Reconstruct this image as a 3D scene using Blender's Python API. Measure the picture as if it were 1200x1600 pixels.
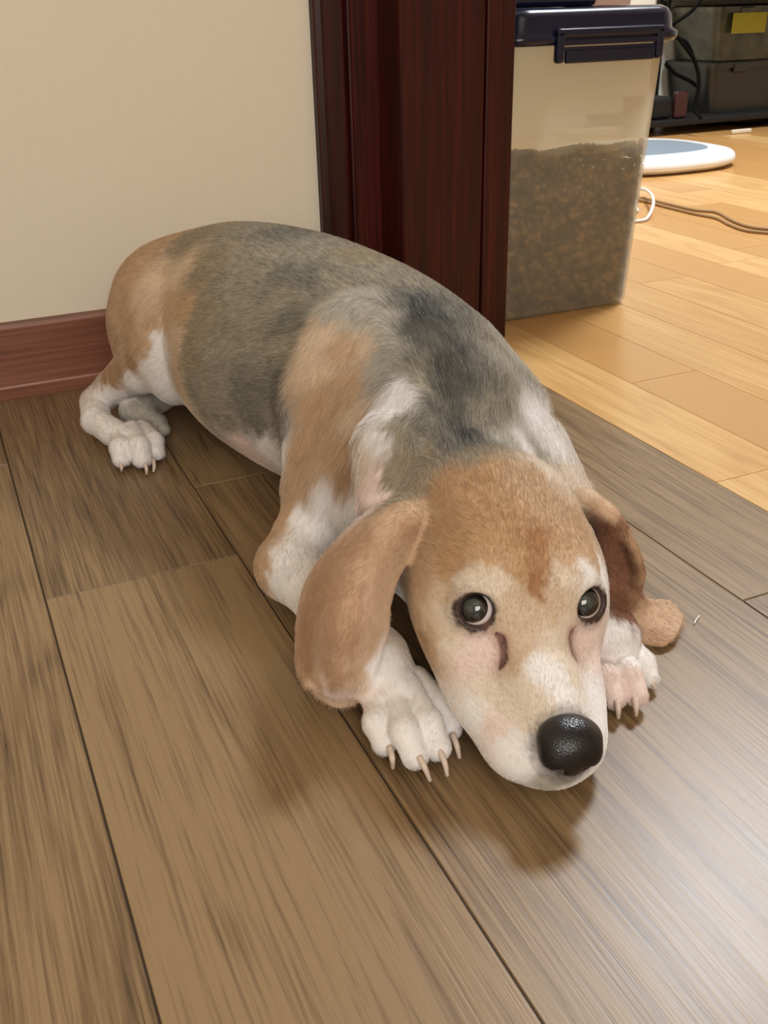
import bpy, bmesh, math, random
import numpy as np
from mathutils import Vector, Matrix
random.seed(7); RNG = np.random.default_rng(11)
for o in list(bpy.data.objects): bpy.data.objects.remove(o)
S = bpy.context.scene; COL = S.collection

# ---------------------------------------------------------------- camera, world, lights, exposure
cam = bpy.data.cameras.new('camera'); CAM = bpy.data.objects.new('camera', cam); COL.objects.link(CAM)
cam.sensor_fit = 'VERTICAL'; cam.sensor_height = 36.0; cam.lens = 36.0 * 1535.0 / 1600.0
cam.clip_start = 0.01; cam.clip_end = 50
_ax = [[0.911038, -0.208719, 0.355593], [-0.411641, -0.410866, 0.813474], [-0.023686, -0.887483, -0.460232]]
_M = Matrix.Identity(4)
for r in range(3):
    _M[r][0] = _ax[r][0]; _M[r][1] = -_ax[r][1]; _M[r][2] = -_ax[r][2]
_M[2][3] = 0.42
CAM.matrix_world = _M; S.camera = CAM
cam.dof.use_dof = False

W = bpy.data.worlds.new('world'); S.world = W; W.use_nodes = True
W.node_tree.nodes['Background'].inputs[0].default_value = (0.75, 0.85, 1, 1)
W.node_tree.nodes['Background'].inputs[1].default_value = 0.3

def area(name, loc, size, power, color, aim=(0, 0, -1)):
    l = bpy.data.lights.new(name, 'AREA'); l.shape = 'RECTANGLE' if size[0] != size[1] else 'SQUARE'
    l.size = size[0]; l.size_y = size[1]; l.energy = power; l.color = color
    o = bpy.data.objects.new(name, l); COL.objects.link(o); o.location = loc
    o.rotation_euler = Vector(aim).to_track_quat('-Z', 'Y').to_euler()
    return o
area('window_light_near', (-0.5, -1.9, 1.35), (1.5, 1.3), 48, (1.0, 0.965, 0.92), aim=(.12, 1, -.12))
area('ceiling_lamp_light_far', (1.95, 1.60, 2.28), (0.55, 0.55), 85, (0.88, 0.94, 1.0))
S.view_settings.view_transform = 'Standard'; S.view_settings.look = 'None'
S.view_settings.gamma = 1.0; S.view_settings.use_curve_mapping = False
S.view_settings.exposure = 0.0
S.cycles.max_bounces = 8; S.cycles.diffuse_bounces = 5; S.cycles.use_denoising = True
S.cycles.sample_clamp_indirect = 6

# ---------------------------------------------------------------- helpers
def s2l(c):
    return tuple(((x/255)/12.92 if x/255 <= .04045 else ((x/255+.055)/1.055)**2.4) for x in c)

class NT:
    """small helper to write node trees"""
    def __init__(s, name, base=(200,200,200), rough=.5, spec=.5):
        s.m = bpy.data.materials.new(name); s.m.use_nodes = True; s.t = s.m.node_tree; s.n = s.t.nodes
        s.b = s.n['Principled BSDF']; s.out = s.n['Material Output']
        s.b.inputs['Base Color'].default_value = (*s2l(base), 1); s.b.inputs['Roughness'].default_value = rough
        s.b.inputs['Specular IOR Level'].default_value = spec
        s.co = None
    def new(s, typ, **kw):
        n = s.n.new(typ)
        for k, v in kw.items(): setattr(n, k, v)
        return n
    def link(s, a, b): s.t.links.new(a, b)
    def coord(s, scale=(1,1,1), rot=(0,0,0), loc=(0,0,0), out='Object'):
        if s.co is None: s.co = s.new('ShaderNodeTexCoord')
        mp = s.new('ShaderNodeMapping'); mp.inputs['Scale'].default_value = scale; mp.inputs['Rotation'].default_value = rot; mp.inputs['Location'].default_value = loc
        s.link(s.co.outputs[out], mp.inputs['Vector']); return mp.outputs[0]
    def noise(s, vec, scale=5, detail=4, rough=.5, dist=0):
        n = s.new('ShaderNodeTexNoise'); n.inputs['Scale'].default_value = scale; n.inputs['Detail'].default_value = detail
        n.inputs['Roughness'].default_value = rough; n.inputs['Distortion'].default_value = dist
        s.link(vec, n.inputs['Vector']); return n.outputs['Fac']
    def ramp(s, fac, stops, lin=False):
        r = s.new('ShaderNodeValToRGB'); e = r.color_ramp.elements
        while len(e) < len(stops): e.new(.5)
        for i, (p, c) in enumerate(stops):
            e[i].position = p
            e[i].color = (c, c, c, 1) if not hasattr(c, '__len__') else (*(c if lin else s2l(c)), 1)
        s.link(fac, r.inputs[0]); return r.outputs[0]
    def mix(s, fac, a, b, mode='MIX'):
        n = s.new('ShaderNodeMix', data_type='RGBA', blend_type=mode)
        for k, v in (('Factor', fac), ('A', a), ('B', b)):
            i = n.inputs[0] if k == 'Factor' else n.inputs[6 if k == 'A' else 7]
            if hasattr(v, 'is_linked') or hasattr(v, 'links'): s.link(v, i)
            elif k == 'Factor': i.default_value = v
            else: i.default_value = (*s2l(v), 1)
        return n.outputs[2]
    def math(s, op, a, b=None, c=None):
        n = s.new('ShaderNodeMath', operation=op)
        for i, v in enumerate((a, b, c)):
            if v is None: continue
            if hasattr(v, 'links'): s.link(v, n.inputs[i])
            else: n.inputs[i].default_value = v
        return n.outputs[0]
    def attr(s, name, out='Fac'):
        n = s.new('ShaderNodeAttribute'); n.attribute_name = name; return n.outputs[out]
    def bump(s, h, strength=.3, dist=.001):
        b = s.new('ShaderNodeBump'); b.inputs['Strength'].default_value = strength; b.inputs['Distance'].default_value = dist
        s.link(h, b.inputs['Height']); s.link(b.outputs[0], s.b.inputs['Normal']); return b
    def color(s, c): s.link(c, s.b.inputs['Base Color'])
    def rough(s, r): s.link(r, s.b.inputs['Roughness'])

def mesh_obj(name, verts, faces, mat, parent=None, smooth=True):
    me = bpy.data.meshes.new(name); me.from_pydata([tuple(v) for v in verts], [], [tuple(f) for f in faces]); me.update()
    if smooth: me.shade_smooth()
    o = bpy.data.objects.new(name, me); COL.objects.link(o); me.materials.append(mat)
    if parent: o.parent = parent; o.matrix_parent_inverse = parent.matrix_basis.inverted()
    return o
def bm_obj(name, bm, mat, parent=None, smooth=False):
    me = bpy.data.meshes.new(name); bm.normal_update(); bm.to_mesh(me); bm.free()
    if smooth: me.shade_smooth()
    o = bpy.data.objects.new(name, me); COL.objects.link(o); me.materials.append(mat)
    if parent: o.parent = parent; o.matrix_parent_inverse = parent.matrix_basis.inverted()
    return o
def box(bm, lo, hi, bevel=0, seg=2):
    r = bmesh.ops.create_cube(bm, size=1)
    for v in r['verts']:
        v.co = Vector(((lo[i]+hi[i])/2 + v.co[i]*(hi[i]-lo[i]) for i in range(3)))
    if bevel:
        es = list({e for v in r['verts'] for e in v.link_edges})
        bmesh.ops.bevel(bm, geom=es, offset=bevel, segments=seg, affect='EDGES', profile=.5)
def box_obj(name, lo, hi, mat, parent=None, bevel=0, seg=2):
    bm = bmesh.new(); box(bm, lo, hi, bevel, seg); return bm_obj(name, bm, mat, parent, smooth=False)
def catmull(pts, n):
    P = np.array(pts, float); P = np.vstack([2*P[0]-P[1], P, 2*P[-1]-P[-2]]); out = []
    for i in range(1, len(P)-2):
        for j in range(n):
            t = j/n; a, b, c, d = P[i-1], P[i], P[i+1], P[i+2]
            out.append(.5*((2*b)+(c-a)*t+(2*a-5*b+4*c-d)*t*t+(3*b-a-3*c+d)*t**3))
    out.append(P[-2]); return np.array(out)
def tube(pts, rad, seg=8, sub=8):
    """a round tube swept along a smooth path, closed with rounded ends"""
    C = catmull(pts, sub) if sub else np.array(pts, float); n = len(C)
    R = np.interp(np.linspace(0, 1, n), np.linspace(0, 1, len(rad)), rad) if hasattr(rad, '__len__') else np.full(n, rad)
    T = np.gradient(C, axis=0); T /= np.linalg.norm(T, axis=1)[:, None] + 1e-12
    up = np.array([0, 0, 1.]) if abs(T[0][2]) < .9 else np.array([1., 0, 0]); V = []; F = []
    for i in range(n):
        s = np.cross(T[i], up); s /= np.linalg.norm(s); up = np.cross(s, T[i])
        for k in range(seg):
            a = 2*math.pi*k/seg; V.append(C[i] + R[i]*(math.cos(a)*s + math.sin(a)*up))
    for i in range(n-1):
        for k in range(seg): F.append((i*seg+k, i*seg+(k+1) % seg, (i+1)*seg+(k+1) % seg, (i+1)*seg+k))
    V.append(C[0]-T[0]*R[0]*.6); V.append(C[-1]+T[-1]*R[-1]*.6); a, b = len(V)-2, len(V)-1
    for k in range(seg): F.append((a, (k+1) % seg, k)); F.append((b, (n-1)*seg+k, (n-1)*seg+(k+1) % seg))
    return V, F
def tag(o, label=None, cat=None, group=None, kind=None):
    if label: o['label'] = label
    if cat: o['category'] = cat
    if group: o['group'] = group
    if kind: o['kind'] = kind
    return o
def rot3(rx, ry, rz):
    return np.array(Matrix.Rotation(math.radians(rz), 3, "Z") @ Matrix.Rotation(math.radians(ry), 3, "Y") @ Matrix.Rotation(math.radians(rx), 3, "X")).T
def struct(o): o['kind'] = 'structure'; return o
def empty(name, loc):
    o = bpy.data.objects.new(name, None); o.empty_display_size = .05; COL.objects.link(o); o.location = loc; return o

# ---------------------------------------------------------------- materials
def wood_mat(name, dark, mid, light, rough, seed, gs=1.0, streak=.5, var=.25, spec=.5, bumpd=.0002, roughvar=.1):
    m = NT(name, mid, rough, spec)
    rnd = m.attr('plank'); off = m.new('ShaderNodeCombineXYZ')
    m.link(m.math('MULTIPLY', rnd, 37.0), off.inputs[0]); m.link(m.math('MULTIPLY', rnd, 91.0), off.inputs[1]); m.link(m.math('MULTIPLY', rnd, 13.0), off.inputs[2])
    va = m.new('ShaderNodeVectorMath', operation='ADD'); m.link(m.coord((1,1,1), loc=(seed,seed*2,0)), va.inputs[0]); m.link(off.outputs[0], va.inputs[1])
    def stretched(sc):
        mp = m.new('ShaderNodeMapping'); mp.inputs['Scale'].default_value = sc; m.link(va.outputs[0], mp.inputs[0]); return mp.outputs[0]
    # cathedral figure: contour lines of a stretched noise
    n1 = m.noise(stretched((11*gs, 1.0*gs, 1)), 1.0, 2, .45, .25)
    rings = m.math('SINE', m.math('MULTIPLY', n1, 75.0))
    rings = m.math('SUBTRACT', 1.0, m.math('POWER', m.math('MULTIPLY_ADD', rings, .5, .5), 5.0))
    n2 = m.noise(stretched((480*gs, 11*gs, 1)), 1.0, 4, .6)       # fine streaks
    n3 = m.noise(stretched((90*gs, 4*gs, 1)), 1.0, 4, .6)       # broad streaks
    n4 = m.noise(stretched((6*gs, 3*gs, 1)), 1.0, 3, .5)
    f = m.math('ADD', m.math('MULTIPLY', n2, .6*streak*2), m.math('MULTIPLY', n3, .32))
    f = m.math('ADD', f, m.math('MULTIPLY', m.math('SUBTRACT', rings, .45), .065))
    f = m.math('ADD', f, m.math('MULTIPLY', n4, .16))
    f = m.math('ADD', f, m.math('MULTIPLY_ADD', rnd, var, .03-.5*var))
    c = m.ramp(f, [(.42, dark), (.56, mid), (.72, light)])
    m.color(c); m.rough(m.math('MULTIPLY_ADD', n2, roughvar, rough-roughvar/2))
    m.bump(m.math('ADD', n2, m.math('MULTIPLY', n3, .5)), .5, bumpd)
    return m.m
M_DARKFLOOR = wood_mat('dark_vinyl_plank', (60,45,30), (108,85,59), (138,113,81), .36, 1.3, streak=.55, var=.16, bumpd=.00025, roughvar=.12)
M_LIGHTFLOOR = wood_mat('honey_laminate', (186,140,84), (206,164,106), (220,186,130), .30, 4.1, gs=.8, streak=.25, var=.30, bumpd=.00005, roughvar=.04)
M_JOINT = NT('plank_joint', (52,42,33), .6, .3).m
M_JOINT2 = NT('laminate_joint', (150,105,60), .6, .3).m
def mahog(name, dark, mid, light, rough, scale, spec=.5):
    m = NT(name, mid, rough, spec)
    v = m.coord(scale); n = m.noise(v, 1, 6, .65, .4); n2 = m.noise(m.coord(tuple(x*.15 for x in scale)), 1, 2, .5)
    m.color(m.ramp(m.math('ADD', m.math('MULTIPLY', n, .7), m.math('MULTIPLY', n2, .3)), [(.35, dark), (.5, mid), (.66, light)]))
    m.bump(n, .3, .0002); return m.m
M_FRAME = mahog('mahogany_veneer', (28,6,4), (52,12,7), (80,22,13), .42, (180, 180, 4), .3)
M_BASE = mahog('baseboard_veneer', (98,60,46), (124,78,60), (146,98,78), .38, (5, 5, 160))
m = NT('cream_wallpaper', (222,210,188), .9, .2)
v = m.coord(); nz = m.noise(v, 900, 3, .6); nb = m.noise(v, 260, 2, .5)
m.color(m.mix(m.math('MULTIPLY', nb, .5), (226,217,200), (216,207,189))); m.bump(m.math('ADD', nz, nb), .35, .0006); M_WALL = m.m
M_CEIL = NT('white_ceiling', (235,232,225), .9, .2).m
m = NT('white_wall_far', (226,220,205), .9, .2); m.bump(m.noise(m.coord(), 400, 2), .2, .0005); M_WALL2 = m.m

# ---------------------------------------------------------------- the setting
def planks(name, cells, z, mat, jmat, gap, lo, hi):
    """floor of separate planks (one object) lying on a joint-coloured bed"""
    V, F, A = [], [], []
    for (x0, x1, y0, y1) in cells:
        r = random.random(); b = len(V); g = gap/2; e = min(gap*.6, .0006)
        X0, X1, Y0, Y1 = x0+g, x1-g, y0+g, y1-g
        for (a, c, zz) in ((X0,Y0,z-.0012),(X1,Y0,z-.0012),(X1,Y1,z-.0012),(X0,Y1,z-.0012),(X0+e,Y0+e,z),(X1-e,Y0+e,z),(X1-e,Y1-e,z),(X0+e,Y1-e,z)):
            V.append((a, c, zz))
        for f in ((4,5,6,7),(0,1,5,4),(1,2,6,5),(2,3,7,6),(3,0,4,7)): F.append(tuple(b+i for i in f)); A.append(r)
    o = mesh_obj(name, V, F, mat, smooth=False)
    at = o.data.attributes.new('plank', 'FLOAT', 'FACE'); at.data.foreach_set('value', A)
    bm = bmesh.new(); box(bm, (lo[0], lo[1], z-.03), (hi[0], hi[1], z-.0011)); bm2 = bpy.data.meshes.new('bed'); bm.to_mesh(bm2); bm.free()
    # the bed belongs to the same floor mesh
    me = o.data; me.materials.append(jmat); bm = bmesh.new(); bm.from_mesh(me); n0 = len(bm.faces); bm.from_mesh(bm2)
    bm.faces.ensure_lookup_table()
    for f in bm.faces[n0:]: f.material_index = 1
    bm.to_mesh(me); bm.free(); return struct(o)
BX = 0.637
cells = []
xs = [0.018 + 0.161*k for k in range(-12, 2)] + [.512, BX]
joints = {0.018: 0.727, 0.179: 0.876, 0.512: 0.479, -0.143: 1.02,}
for i in range(len(xs)-1):
    x0, x1 = xs[i], xs[i+1]
    j = [v for k, v in joints.items() if abs(k-x0) < .002]; j = j[0] if j else random.uniform(-.3, .6)
    ys = [-2.0] + [j + .92*k for k in range(-4, 4) if -1.98 < j+.92*k < 1.2] + [1.236]
    for a, b in zip(ys[:-1], ys[1:]): cells.append((x0, x1, a, b))
planks('floor', cells, 0.0, M_DARKFLOOR, M_JOINT, .0009, (-2.0, -2.0), (BX, 1.236))
cells = []; k = 0; x = BX
ex = [BX + .0, .735] + [.735 + .1*i for i in range(1, 34)]
for x0, x1 in zip(ex[:-1], ex[1:]):
    j = random.uniform(-.6, 0); ys = [-2.0] + [j + .62*q for q in range(-3, 8) if -1.98 < j+.62*q < 3.15] + [3.2]
    for a, b in zip(ys[:-1], ys[1:]): cells.append((x0, x1, a, b))
planks('floor', cells, 0.0, M_LIGHTFLOOR, M_JOINT2, .0005, (BX, -2.0), (ex[-1], 3.2))
def wall(name, lo, hi, mat): return struct(box_obj(name, lo, hi, mat))
wall('wall_back', (-2.1, 1.236, -.03), (0.56, 1.34, 2.4), M_WALL)
wall('wall_left', (-2.1, -2.1, -.03), (-2.0, 1.236, 2.4), M_WALL)
wall('wall_front', (-2.1, -2.1, -.03), (4.1, -2.0, 2.4), M_WALL)
wall('wall_right', (4.0, -2.0, -.03), (4.1, 3.2, 2.4), M_WALL2)
wall('wall_far', (0.56, 3.13, -.03), (4.1, 3.25, 2.4), M_WALL2)
wall('wall_divider', (0.565, 1.182, -.03), (0.668, 3.13, 2.4), M_WALL2)
wall('wall_divider', (0.56, -2.0, -.03), (0.668, -0.25, 2.4), M_WALL)
wall('wall_divider', (0.56, -0.25, 2.1), (0.668, 1.182, 2.4), M_WALL)
struct(box_obj('ceiling', (-2.1, -2.1, 2.4), (4.1, 3.25, 2.5), M_CEIL))
bm = bmesh.new(); prof = [(1.236, 0), (1.219, 0), (1.2185, .002), (1.2185, .012), (1.2225, .0135), (1.2235, .016), (1.2235, .086), (1.2255, .0905), (1.236, .0915)]
vs = [[bm.verts.new((x, y, z)) for y, z in prof] for x in (-2.0, .46)]
for i in range(len(prof)-1): bm.faces.new((vs[0][i], vs[0][i+1], vs[1][i+1], vs[1][i]))
struct(bm_obj('baseboard_back', bm, M_BASE))

# door casing and jamb: extruded vertical mouldings
def vprof(name, pts, z1, mat):
    bm = bmesh.new(); lo = [bm.verts.new((x, y, 0)) for x, y in pts]; hi = [bm.verts.new((x, y, z1)) for x, y in pts]; n = len(pts)
    for i in range(n): bm.faces.new((lo[i], lo[(i+1) % n], hi[(i+1) % n], hi[i]))
    bm.faces.new(lo[::-1]); bm.faces.new(hi); bmesh.ops.recalc_face_normals(bm, faces=bm.faces)
    return struct(bm_obj(name, bm, mat))
vprof('trim_1', [(.460,1.236),(.460,1.224),(.4615,1.221),(.468,1.219),(.470,1.215),(.474,1.212),(.489,1.211),(.491,1.209),(.4925,1.211),(.494,1.217),(.497,1.218),(.4985,1.212),(.501,1.2105),(.503,1.212),(.5045,1.216),(.53,1.216),(.545,1.216),(.545,1.236)], 2.1, M_FRAME)
vprof('trim_2', [(.540,1.236),(.540,1.152),(.542,1.150),(.648,1.150),(.652,1.1505),(.6525,1.156),(.655,1.156),(.6555,1.150),(.657,1.149),(.693,1.149),(.695,1.151),(.695,1.30),(.668,1.30),(.668,1.183),(.565,1.183),(.565,1.236)], 2.1, M_FRAME)
struct(box_obj('trim_3', (.545, -.25, 2.06), (.693, 1.15, 2.1), M_FRAME))

# ---------------------------------------------------------------- far room: food container
M_NAVY = NT('navy_plastic', (13,17,42), .22, .5).m
m = NT('milky_plastic', (246,243,230), .3, .5)
m.b.inputs['Transmission Weight'].default_value = .0
tr_ = m.new('ShaderNodeBsdfTransparent'); tr_.inputs[0].default_value = (.97, .96, .92, 1)
tl_ = m.new('ShaderNodeBsdfTranslucent'); tl_.inputs[0].default_value = (.95, .93, .85, 1)
mx0 = m.new('ShaderNodeMixShader'); mx0.inputs[0].default_value = .82; m.link(m.b.outputs[0], mx0.inputs[1]); m.link(tl_.outputs[0], mx0.inputs[2])
mx1 = m.new('ShaderNodeMixShader'); mx1.inputs[0].default_value = .56; m.link(mx0.outputs[0], mx1.inputs[1]); m.link(tr_.outputs[0], mx1.inputs[2])
m.link(mx1.outputs[0], m.out.inputs[0])
M_MILK = m.m
M_MILKRIM = NT('milky_rim', (228,214,170), .35, .5).m
m = NT('kibble', (150,108,66), .8, .2); r_ = m.attr('tone'); m.color(m.ramp(r_, [(0, (40,30,20)), (.5, (98,76,52)), (1, (160,128,88))])); M_KIB = m.m
def rrect(cx, cy, w, d, r, n=6):
    out = []
    for (sx, sy, a0) in ((1,1,0),(-1,1,90),(-1,-1,180),(1,-1,270)):
        for i in range(n+1):
            a = math.radians(a0 + 90*i/n); out.append((cx+sx*(w/2-r)+r*math.cos(a), cy+sy*(d/2-r)+r*math.sin(a)))
    return out
def loft(bm, rings, cap0=True, cap1=True):
    R = [[bm.verts.new((x, y, z)) for x, y in pts] for pts, z in rings]; n = len(R[0])
    for a, b in zip(R[:-1], R[1:]):
        for i in range(n): bm.faces.new((a[i], a[(i+1) % n], b[(i+1) % n], b[i]))
    if cap0: bm.faces.new(R[0][::-1])
    if cap1: bm.faces.new(R[-1])
    return R
CW0, CW1, CD0, CD1 = .236, .246, .272, .286      # base / rim sizes
CX0, CX1 = .832, .838; CY = 1.200
cont = empty('food_container', (.834, CY+.14, 0)); tag(cont, 'tall milky plastic pet food bin with navy clip lid beside the door jamb', 'container')
def crect(t, inset=0, r=.022):
    w = CW0+(CW1-CW0)*t-2*inset; d = CD0+(CD1-CD0)*t-2*inset; cx = CX0+(CX1-CX0)*t
    return rrect(cx, CY+CD1/2-.012+.012*(1-t), w, d, r)
bm = bmesh.new()
loft(bm, [(crect(0,.006,.016), .001), (crect(.0,0), .007), (crect(.5), .185), (crect(1), .362), (crect(1,-.005,.026), .364), (crect(1,-.005,.026), .372),
          (crect(1,.002), .372), (crect(.5,.002), .185), (crect(.02,.002), .010), (crect(.02,.006,.016), .0035)])
bmesh.ops.recalc_face_normals(bm, faces=bm.faces)
bin_ = bm_obj('bin', bm, M_MILK, cont, smooth=True)
# kibble: the pellets that touch the walls and the heap's top, one heap nobody could count
V, F, A = [], [], []
def pellet(p, nrm_, s, tone):
    ico = bmesh.new(); bmesh.ops.create_icosphere(ico, subdivisions=1, radius=1)
    q = Vector((random.gauss(0,1), random.gauss(0,1), random.gauss(0,1))).normalized().to_track_quat('Z','Y').to_matrix()
    b = len(V)
    for v in ico.verts: w = q @ Vector((v.co.x*s, v.co.y*s, v.co.z*s*.8)); V.append((p[0]+w.x, p[1]+w.y, p[2]+w.z))
    for f in ico.faces: F.append(tuple(b+v.index for v in f.verts)); A.append(tone)
    ico.free()
_ico = None
def surf(x, y): return .238 - (y-1.19)*.22 + .003*math.sin(x*60+1)
for side in range(4):
    L = CW0 if side % 2 == 0 else CD0
    nx = int(L/.0085); nz = 32
    for i in range(nx):
        for k in range(nz):
            t = (i+.5+random.uniform(-.4,.4)+(.5 if k % 2 else 0))/nx; z = .010 + k*.0075 + random.uniform(-.002,.002)
            th = z/.37; w = CW0+(CW1-CW0)*th-.016; d = CD0+(CD1-CD0)*th-.016; cx = CX0+(CX1-CX0)*th; cy = CY+CD1/2-.012+.012*(1-th)
            t = min(max(t, .04), .96)
            p = {0:(cx-w/2+w*t, cy-d/2), 2:(cx-w/2+w*t, cy+d/2), 1:(cx+w/2, cy-d/2+d*t), 3:(cx-w/2, cy-d/2+d*t)}[side]
            if z > surf(*p): continue
            pellet((p[0], p[1], z), None, random.uniform(.0044,.0054), random.random())
for i in range(22):
    for j in range(26):
        x = .834 + (i-10.5)*.0095 + random.uniform(-.003,.003); y = CY+.136+(j-12.5)*.0095
        pellet((x, y, surf(x, y)), None, random.uniform(.0044,.0054), random.random())
kb = mesh_obj('kibble', V, F, M_KIB); kb.data.attributes.new('tone', 'FLOAT', 'FACE').data.foreach_set('value', A)
bm = bmesh.new(); loft(bm, [(crect(.03,.013,.015), .009), (crect(.5,.013,.015), .172)]); core = bpy.data.meshes.new('c'); bm.to_mesh(core); bm.free()
bm = bmesh.new(); bm.from_mesh(kb.data); bm.from_mesh(core); bm.to_mesh(kb.data); bm.free()
tag(kb, 'brown dry kibble filling the lower half of the milky bin', 'pet food', kind='stuff')
# lid
bm = bmesh.new()
loft(bm, [(crect(1,-.012,.03), .366), (crect(1,-.016,.032), .370), (crect(1,-.016,.032), .377), (crect(1,-.010,.03), .381), (crect(1,-.008,.03), .398), (crect(1,-.004,.028), .405), (crect(1,.004,.024), .409), (crect(1,.03,.02), .409), (crect(1,.034,.018), .405), (crect(1,.05,.01), .405)])
lid = bm_obj('lid', bm, M_NAVY, cont, smooth=True)
md = lid.modifiers.new('ws', 'WEIGHTED_NORMAL')
def clip(y, flip):
    s = -1 if flip else 1
    bm = bmesh.new(); x0, x1 = .768, .936
    y -= .012
    box(bm, (x0, y-.010, .374), (x1, y+.004, .386), .004, 3)         # top bar
    box(bm, (x0, y-.010, .345), (x0+.012, y+.002, .384), .004, 3)    # side lugs
    box(bm, (x1-.012, y-.010, .345), (x1, y+.002, .384), .004, 3)
    box(bm, (x0+.014, y-.009, .3445), (x1-.014, y-.003, .360), .002, 2) # pull tab
    box(bm, (x0+.010, y-.006, .358), (x1-.010, y-.003, .364), .001, 2)
    box(bm, (x0+.010, y-.008, .3655), (x1-.010, y-.003, .3725), .001, 2)
    return bm_obj('clip', bm, M_NAVY, lid)
clip(CY-.012, False)
# thing standing on the lid, only its foot shows in the frame
tb = box_obj('storage_box', (.72, 1.22, .4095), (.862, 1.42, .46), M_NAVY, bevel=.006); tag(tb, 'dark blue object resting on the left of the bin lid, cut by the picture edge', 'box')
pk = bmesh.new(); loft(pk, [(rrect(.905, 1.33, .085, .15, .012), .4095), (rrect(.905, 1.33, .09, .155, .012), .49)]); pk = bm_obj('cardboard_carton', pk, NT('pinkish_card', (214,176,160), .7, .3).m); tag(pk, 'small pale pink carton standing on the right of the bin lid', 'carton')

# ---------------------------------------------------------------- body scale
M_WHITE = NT('white_gloss_plastic', (236,236,238), .25, .5).m
M_OFFW = NT('offwhite_plastic', (214,200,180), .4, .5).m
SX, SY = 1.84, 2.35
sc = empty('bathroom_scale', (SX, SY, 0)); tag(sc, 'round-edged white bathroom scale with a grey glass face lying on the honey floor', 'scale')
def blob(w, d, n=64, e=2.7):
    return [(SX + w/2*math.copysign(abs(math.cos(a))**(2/e), math.cos(a)), SY + d/2*math.copysign(abs(math.sin(a))**(2/e), math.sin(a))) for a in [2*math.pi*i/n for i in range(n)]]
bm = bmesh.new(); loft(bm, [(blob(.45,.41), .010), (blob(.475,.435), .013), (blob(.48,.44), .022), (blob(.475,.435), .033), (blob(.46,.42), .040), (blob(.43,.39), .043), (blob(.35,.31), .0435)])
bm_obj('platform', bm, M_WHITE, sc, smooth=True)
bm = bmesh.new(); loft(bm, [(blob(.45,.41), .005), (blob(.455,.415), .012)]); bm_obj('base', bm, M_OFFW, sc, smooth=True)
gp = NT('grey_glass_face', (150,165,178), .2, .5).m
bm = bmesh.new(); loft(bm, [([((x-SX)*.9+SX, (y-SY)*.78+SY-.0) for x, y in blob(.40,.36)], .0425), ([((x-SX)*.9+SX, (y-SY)*.78+SY) for x, y in blob(.395,.355)], .0448)]); bm_obj('face_plate', bm, gp, sc, smooth=False)
bm = bmesh.new(); loft(bm, [(rrect(1.775, 2.39, .03, .022, .010), .0446), (rrect(1.775, 2.39, .028, .02, .009), .0475)]); bm_obj('switch', bm, NT('black_rubber', (18,20,24), .4).m, sc)
for fx, fy in ((-.12,-.12),(.12,-.12),(-.12,.10),(.12,.10)):
    bm = bmesh.new(); loft(bm, [(rrect(SX+fx, SY+fy, .036, .036, .012), 0.0), (rrect(SX+fx, SY+fy, .03, .03, .012), .008)]); bm_obj('foot', bm, M_OFFW, sc)

# ---------------------------------------------------------------- cables on the floor
M_BEIGE = NT('beige_cable', (150,118,80), .5).m; M_WCAB = NT('white_cable', (220,218,212), .4).m; M_BLK = NT('black_cable', (5,5,6), .8, .1).m
def cable(name, pts, r, mat, label, group=None, cat='cable'):
    V, F = tube(pts, r, 8, 10); o = mesh_obj(name, V, F, mat); tag(o, label, cat, group); return o
cable('twin_cable', [(1.4939,1.9320,0.0030), (1.5094,1.8927,0.0030), (1.5106,1.8254,0.0030), (1.5146,1.7332,0.0030), (1.5354,1.6861,0.0030), (1.5029,1.6007,0.0030), (1.4900,1.5403,0.0030), (1.5043,1.5025,0.0030), (1.5492,1.4472,0.0030)], .0035, M_BEIGE, 'beige cable curving over the honey floor below the scale, upper strand', None)
cable('twin_cable', [(1.4788,1.9119,0.0030), (1.4894,1.8668,0.0030), (1.4863,1.7949,0.0030), (1.4864,1.6995,0.0030), (1.4935,1.6379,0.0030), (1.4710,1.5742,0.0030), (1.4591,1.5154,0.0030), (1.4788,1.4755,0.0030), (1.5191,1.4172,0.0030)], .0035, M_BEIGE, 'beige cable curving over the honey floor below the scale, lower strand', None)
cable('cable_loop', [(1.3992,1.7808,0.0040), (1.5159,1.9502,0.0100), (1.5193,1.9177,0.0200), (1.4697,1.8267,0.0260), (1.4201,1.7558,0.0220), (1.3818,1.7157,0.0120), (1.3569,1.6993,0.0040), (1.3246,1.6954,0.0040)], .0035, M_WCAB, 'white cable looping out behind the lower right edge of the food bin', None)

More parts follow.
